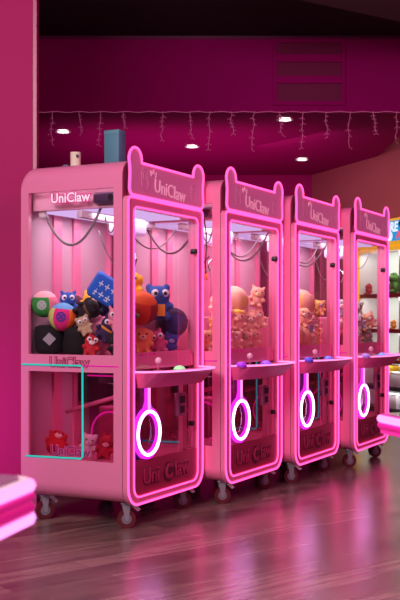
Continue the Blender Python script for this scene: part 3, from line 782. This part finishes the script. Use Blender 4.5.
# ------------------------------------------------------------------ prize cabinet with sign by the right wall
BACKO = .40
A = Vector((1.889, 12.226, 0))                      # front left foot; x along the front, y into the wall
CM = frame(rd, Vector((0, 0, 1)).cross(rd), A)
cab = bpy.data.objects.new('prize_cabinet', None); C.objects.link(cab); cab.matrix_world = CM
tag(cab, 'open prize shelf cabinet with yellow frame and blue sign at far right', 'shelf cabinet')
YEL = mat('yellow_frame', '#e8b02c', .4, emit='#f0b830', estr=.5)  # emission makes the painted frame read brighter
SHELF = mat('dark_red_shelf', '#8c2a28', .5)
UPR = mat('grey_upright', '#6c6468', .4, .5)
Lc = 1.45
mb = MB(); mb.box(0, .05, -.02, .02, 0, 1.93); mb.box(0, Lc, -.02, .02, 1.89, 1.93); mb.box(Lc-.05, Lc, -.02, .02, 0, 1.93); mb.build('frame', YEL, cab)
MB().box(.0, Lc, .345, .36, 0.02, 1.93).build('back_board', mat('pale_back_board', '#ccd4cc', .6, emit='#c8d0c8', estr=.12), cab)  # slight emission added to brighten the board
MB().box(.0, .02, .02, .345, 0.02, 1.93).build('side_board', mat('pale_back_board', '#ccd4cc', .6), cab)
MB().box(.0, Lc, .0, .34, 1.90, 1.925).build('top_board', WHT, cab)
for z in (.06, .31, .62, .97, 1.38):
    MB().box(.03, Lc-.03, .02, .34, z-.022, z+.022).build('shelf', SHELF if z > .5 else mat('dark_grey_shelf', '#3c363c', .5), cab)
for x in (.43, .80, 1.17):
    MB().box(x-.012, x+.012, .10, .124, 0, 1.90).build('upright', UPR, cab)
SB = MB().rbox(0, Lc, -.035, .12, 1.945, 2.245, .008).build('sign_box', YEL, cab)
MB().box(.03, Lc-.03, -.040, -.034, 1.99, 2.215).build('sign_face', glow('sign_blue', '#2f9be0', .9), SB)
HX = frame((1, 0, 0), (0, 0, 1), (0, 0, 0))
text('sign_letters', 'RE', .15, frame((1, 0, 0), (.15, 0, 1), (.91, -.045, 2.14)), glow('sign_white', '#eaf4ff', 1.0), SB, .006, .002)
text('sign_letters', 'A', .11, frame((1, 0, 0), (.1, 0, 1), (1.0, -.045, 2.045)), glow('sign_pink', '#f05a78', .95), SB, .006, .002)
mb = MB(); mb.cyl((.825, -.046, 2.045), (.825, -.041, 2.045), .055, 24); mb.build('sign_ball', glow('sign_white', '#eaf4ff', 1.0), SB)
mb = MB(); q = []
for k in range(10):
    a = PI/2+k*PI/5; rr_ = .05 if k % 2 == 0 else .022
    q.append((1.04+rr_*math.cos(a), 2.175+rr_*math.sin(a)))
mb.prism(q, -.046, -.041); mb.build('sign_star', BLACK, SB)
def shelf_item(o, x, y, z, label, cat, rz=0, group='prizes on the shelf cabinet'):
    o.matrix_world = CM @ Matrix.Translation((x, y, z)) @ Matrix.Rotation(rz, 4, 'Z'); tag(o, label, cat, group); return o
r = .125
o = toy_plush('plush_frog', r, '#55803a', 'plain', '#a8b478', ew_ := '#101008', True) if False else None
def frog(r):
    mb = MB()
    mb.ell((0, 0, -r*.30), (r*.62, r*.55, r*.66)); mb.ell((0, -r*.10, r*.34), (r*.68, r*.56, r*.40))
    for s in (-1, 1):
        mb.ell((s*r*.36, -r*.12, r*.70), (r*.2, r*.2, r*.2)); mb.ell((s*r*.62, -r*.15, -r*.30), (r*.16, r*.2, r*.42), R=Euler((0, s*-.5, 0)).to_matrix())
        mb.ell((s*r*.52, -r*.30, -r*.80), (r*.24, r*.40, r*.17))
    o = mb.build('plush_frog', fabric('#4f7a34'))
    m = o.modifiers.new('remesh', 'REMESH'); m.mode = 'VOXEL'; m.voxel_size = r*.07; m.use_smooth_shade = True
    s_ = o.modifiers.new('smooth', 'SMOOTH'); s_.iterations = 2
    MB().ell((0, -r*.14, -r*.28), (r*.44, r*.46, r*.50), sub=3).build('belly', fabric('#8a8448'), o)
    for s in (-1, 1):
        e = MB().ell((s*r*.36, -r*.26, r*.72), (r*.13, r*.09, r*.13), sub=2).build('eye', fabric('#1c1210'), o)
    MB().tube([(-r*.42, -r*.56, r*.26), (-r*.2, -r*.655, r*.20), (0, -r*.68, r*.19), (r*.2, -r*.655, r*.20), (r*.42, -r*.56, r*.26)], r*.03, n=6).build('mouth', fabric('#2a3018'), o)
    return o
shelf_item(frog(.13), .68, .12, 1.402+.126, 'green plush frog sitting on the upper shelf below the sign', 'plush toy', -.3)
shelf_item(toy_plush('plush_toy', .07, '#a01830', 'puppy', '#c86070'), .53, .12, 1.402+.066, 'small red plush on the upper shelf left of the frog', 'plush toy', -.3)
shelf_item(toy_plush('plush_toy', .075, '#a83038', 'bear', '#c87878'), .10, .12, 1.402+.070, 'dark red plush on the upper shelf seen through the farthest machine', 'plush toy', -.3)
shelf_item(toy_plush('plush_toy', .06, '#c87828', 'bear', '#e8b070'), .68, .10, .992+.056, 'small orange plush on the middle shelf right of the farthest machine', 'plush toy', -.3)
o = thing('storage_bin', '', 'bin')
mb = MB(); mb.prism([(-.12, -.11), (.12, -.11), (.14, .11), (-.14, .11)], -.12, .12); mb.build('bin_body', mat('yellow_bin', '#c8960c', .5), o)
MB().rbox(-.15, .15, -.13, .13, .10, .125, .008).build('bin_rim', mat('yellow_bin_rim', '#e0b030', .5), o)
shelf_item(o, .47, .16, .332+.11, 'yellow plastic bin on the grey shelf at far right', 'bin', 0, None)
for x, z, lb in ((.45, .06, 'white carton on the lowest shelf under the yellow bin'), (.70, .06, 'white carton at the frame edge on the lowest shelf'), (.79, .31, 'pale grey carton beside the yellow bin at the frame edge')):
    o = thing('carton', '', 'box')
    MB().rbox(-.11, .11, -.10, .10, 0, .15, .004).build('box_body', mat('white_card', '#dcd6da', .6), o)
    MB().rbox(-.112, .112, -.102, .102, .15, .17, .004).build('lid', mat('white_card_lid', '#f0ecf0', .6), o)
    shelf_item(o, x, .15, z+.0225, lb, 'box', 0, 'cartons on the shelf cabinet')

# ------------------------------------------------------------------ game tables at the frame edges
def game_table(corner, e1, e2, length, width, thick, ztop, label, lower=True):
    # corner: far inner corner; e1 runs away from the camera along the side; e2 along the far end, outwards
    e1 = Vector((*e1, 0)).normalized(); e2 = Vector((*e2, 0)).normalized(); Cn = Vector((*corner, 0))
    ctr = Cn - e1*length/2 + e2*width/2
    t = thing('game_table', label, 'game table', ctr)
    def P(a, b): return Cn - ctr + e2*a - e1*b
    loop = [P(x, y) for x, y in rrect(0, width, 0, length, .055, 8)]
    def pl(pts, s):  # scale inwards
        return [(p.x*s, p.y*s) for p in pts]
    z0 = ztop-thick
    MB().plate(pl(loop, 1.0), z0, ztop).build('table_body', mat('table_pale_band', '#e0bccc', .35, emit='#d8a0b8', estr=.18) if lower else mat('table_magenta_band', '#e02a92', .4, emit='#e8309c', estr=.6), t)
    MB().plate(pl([P(x, y) for x, y in rrect(.018, width-.018, .018, length-.018, .045, 6)], 1), ztop, ztop+.004).build('play_surface', mat('table_top_dusty', '#8c6a86', .18, coat=.4), t)
    for zc, nm in ((ztop-.012, 'upper_neon'), (z0+.012, 'lower_neon'))[:2 if lower else 1]:
        MB().tube([(p.x, p.y, zc) for p in loop], .0115, True, 8).build(nm, glow('table_neon', '#ff8cec', 2.1), t)
        MB().tube([(p.x*.999, p.y*.999, zc-.02 if nm == 'upper_neon' else zc+.02) for p in loop], .011, True, 6).build('neon_halo', mat('magenta_halo', '#d81a86', .4, emit='#e81a90', estr=.5), t)  # magenta tubes give the neon's glow halo a shape
    ped = rrect(.30, width-.2, .30, length-.25, .05, 4)
    MB().plate([(P(x, y).x, P(x, y).y) for x, y in ped], 0, z0).build('pedestal', mat('table_pedestal', '#5a2a48', .5), t)
    return t
game_table((-.312, 1.96), (.24, .97), (-.97, .24), 1.5, .95, .086, .798, 'glowing pink neon edged game table at the lower left frame edge')
game_table((.545, 3.16), (-.28, .96), (.96, .28), 1.3, .9, .055, .808, 'pink neon edged game table poking in at the right frame edge', False)

# ------------------------------------------------------------------ lighting
w = bpy.data.worlds.new('world'); SC.world = w; w.use_nodes = True
w.node_tree.nodes['Background'].inputs[0].default_value = (.55, .20, .42, 1); w.node_tree.nodes['Background'].inputs[1].default_value = .10
def area(name, loc, aim, size, energy, col, sy=None):
    l = bpy.data.lights.new(name, 'AREA'); l.energy = energy; l.color = col; l.size = size
    if sy: l.shape = 'RECTANGLE'; l.size_y = sy
    o = bpy.data.objects.new(name, l); C.objects.link(o); o.location = loc
    o.rotation_euler = (Vector(aim)-Vector(loc)).to_track_quat('-Z', 'Y').to_euler()
    return o
area('key_light', (-1.8, 1.2, 3.6), (-.6, 5.4, 1.0), 2.2, 350, (1, .86, .90))  # unseen key lamp added to light the nearest machine's side
area('front_pink_fill', (2.4, 2.2, 3.6), (.9, 6.6, .8), 2.0, 40, (1, .22, .62))  # unseen pink fill added to tint the machine fronts
area('soffit_wash', (0.3, 6.6, 3.3), (.3, 9.88, 3.5), 3.5, 18, (1, .15, .55), .5)  # area lamp added only to wash the soffit in magenta
area('back_room_fill', (-.2, 11.6, 2.0), (-.2, 12.2, 3.1), 2.4, 26, (1, .22, .55))  # added upward fill that brightens the back region
area('right_wall_light', (.9, 11.2, 2.9), (2.2, 12.2, 1.8), 1.2, 10, (1, .72, .62))
l = area('left_wall_fill', (-1.75, 4.85, .5), (-1.62, 6, .5), .9, 4.5, (.7, .06, .9)); l.data.spread = 1.35  # violet fill added for the lower left wall
for z, e in ((1.88, 5), (1.35, 5), (.94, 4), (.59, 3), (.28, 2)):
    l = area('cabinet_fill', (0, 0, 0), (0, 0, -1), 1.3, e, (1, 1, .97), .04)  # fill lamp added under each board to brighten the shelves
    l.matrix_world = CM @ Matrix.Translation((Lc/2, .05, z)) @ Matrix.Rotation(.5, 4, 'X')
area('aisle_fill', (.3, 2.6, 3.8), (-.3, 3.2, 0), 2.0, 8, (1, .90, .82))  # unseen lamp added to brighten the floor
area('aisle_pink_wash', (2.6, 4.2, 3.2), (1.3, 5.0, 0), 1.4, 40, (1, .20, .55))  # invented pink source, added to tint the floor

SC.view_settings.view_transform = 'Standard'
SC.view_settings.look = 'None'
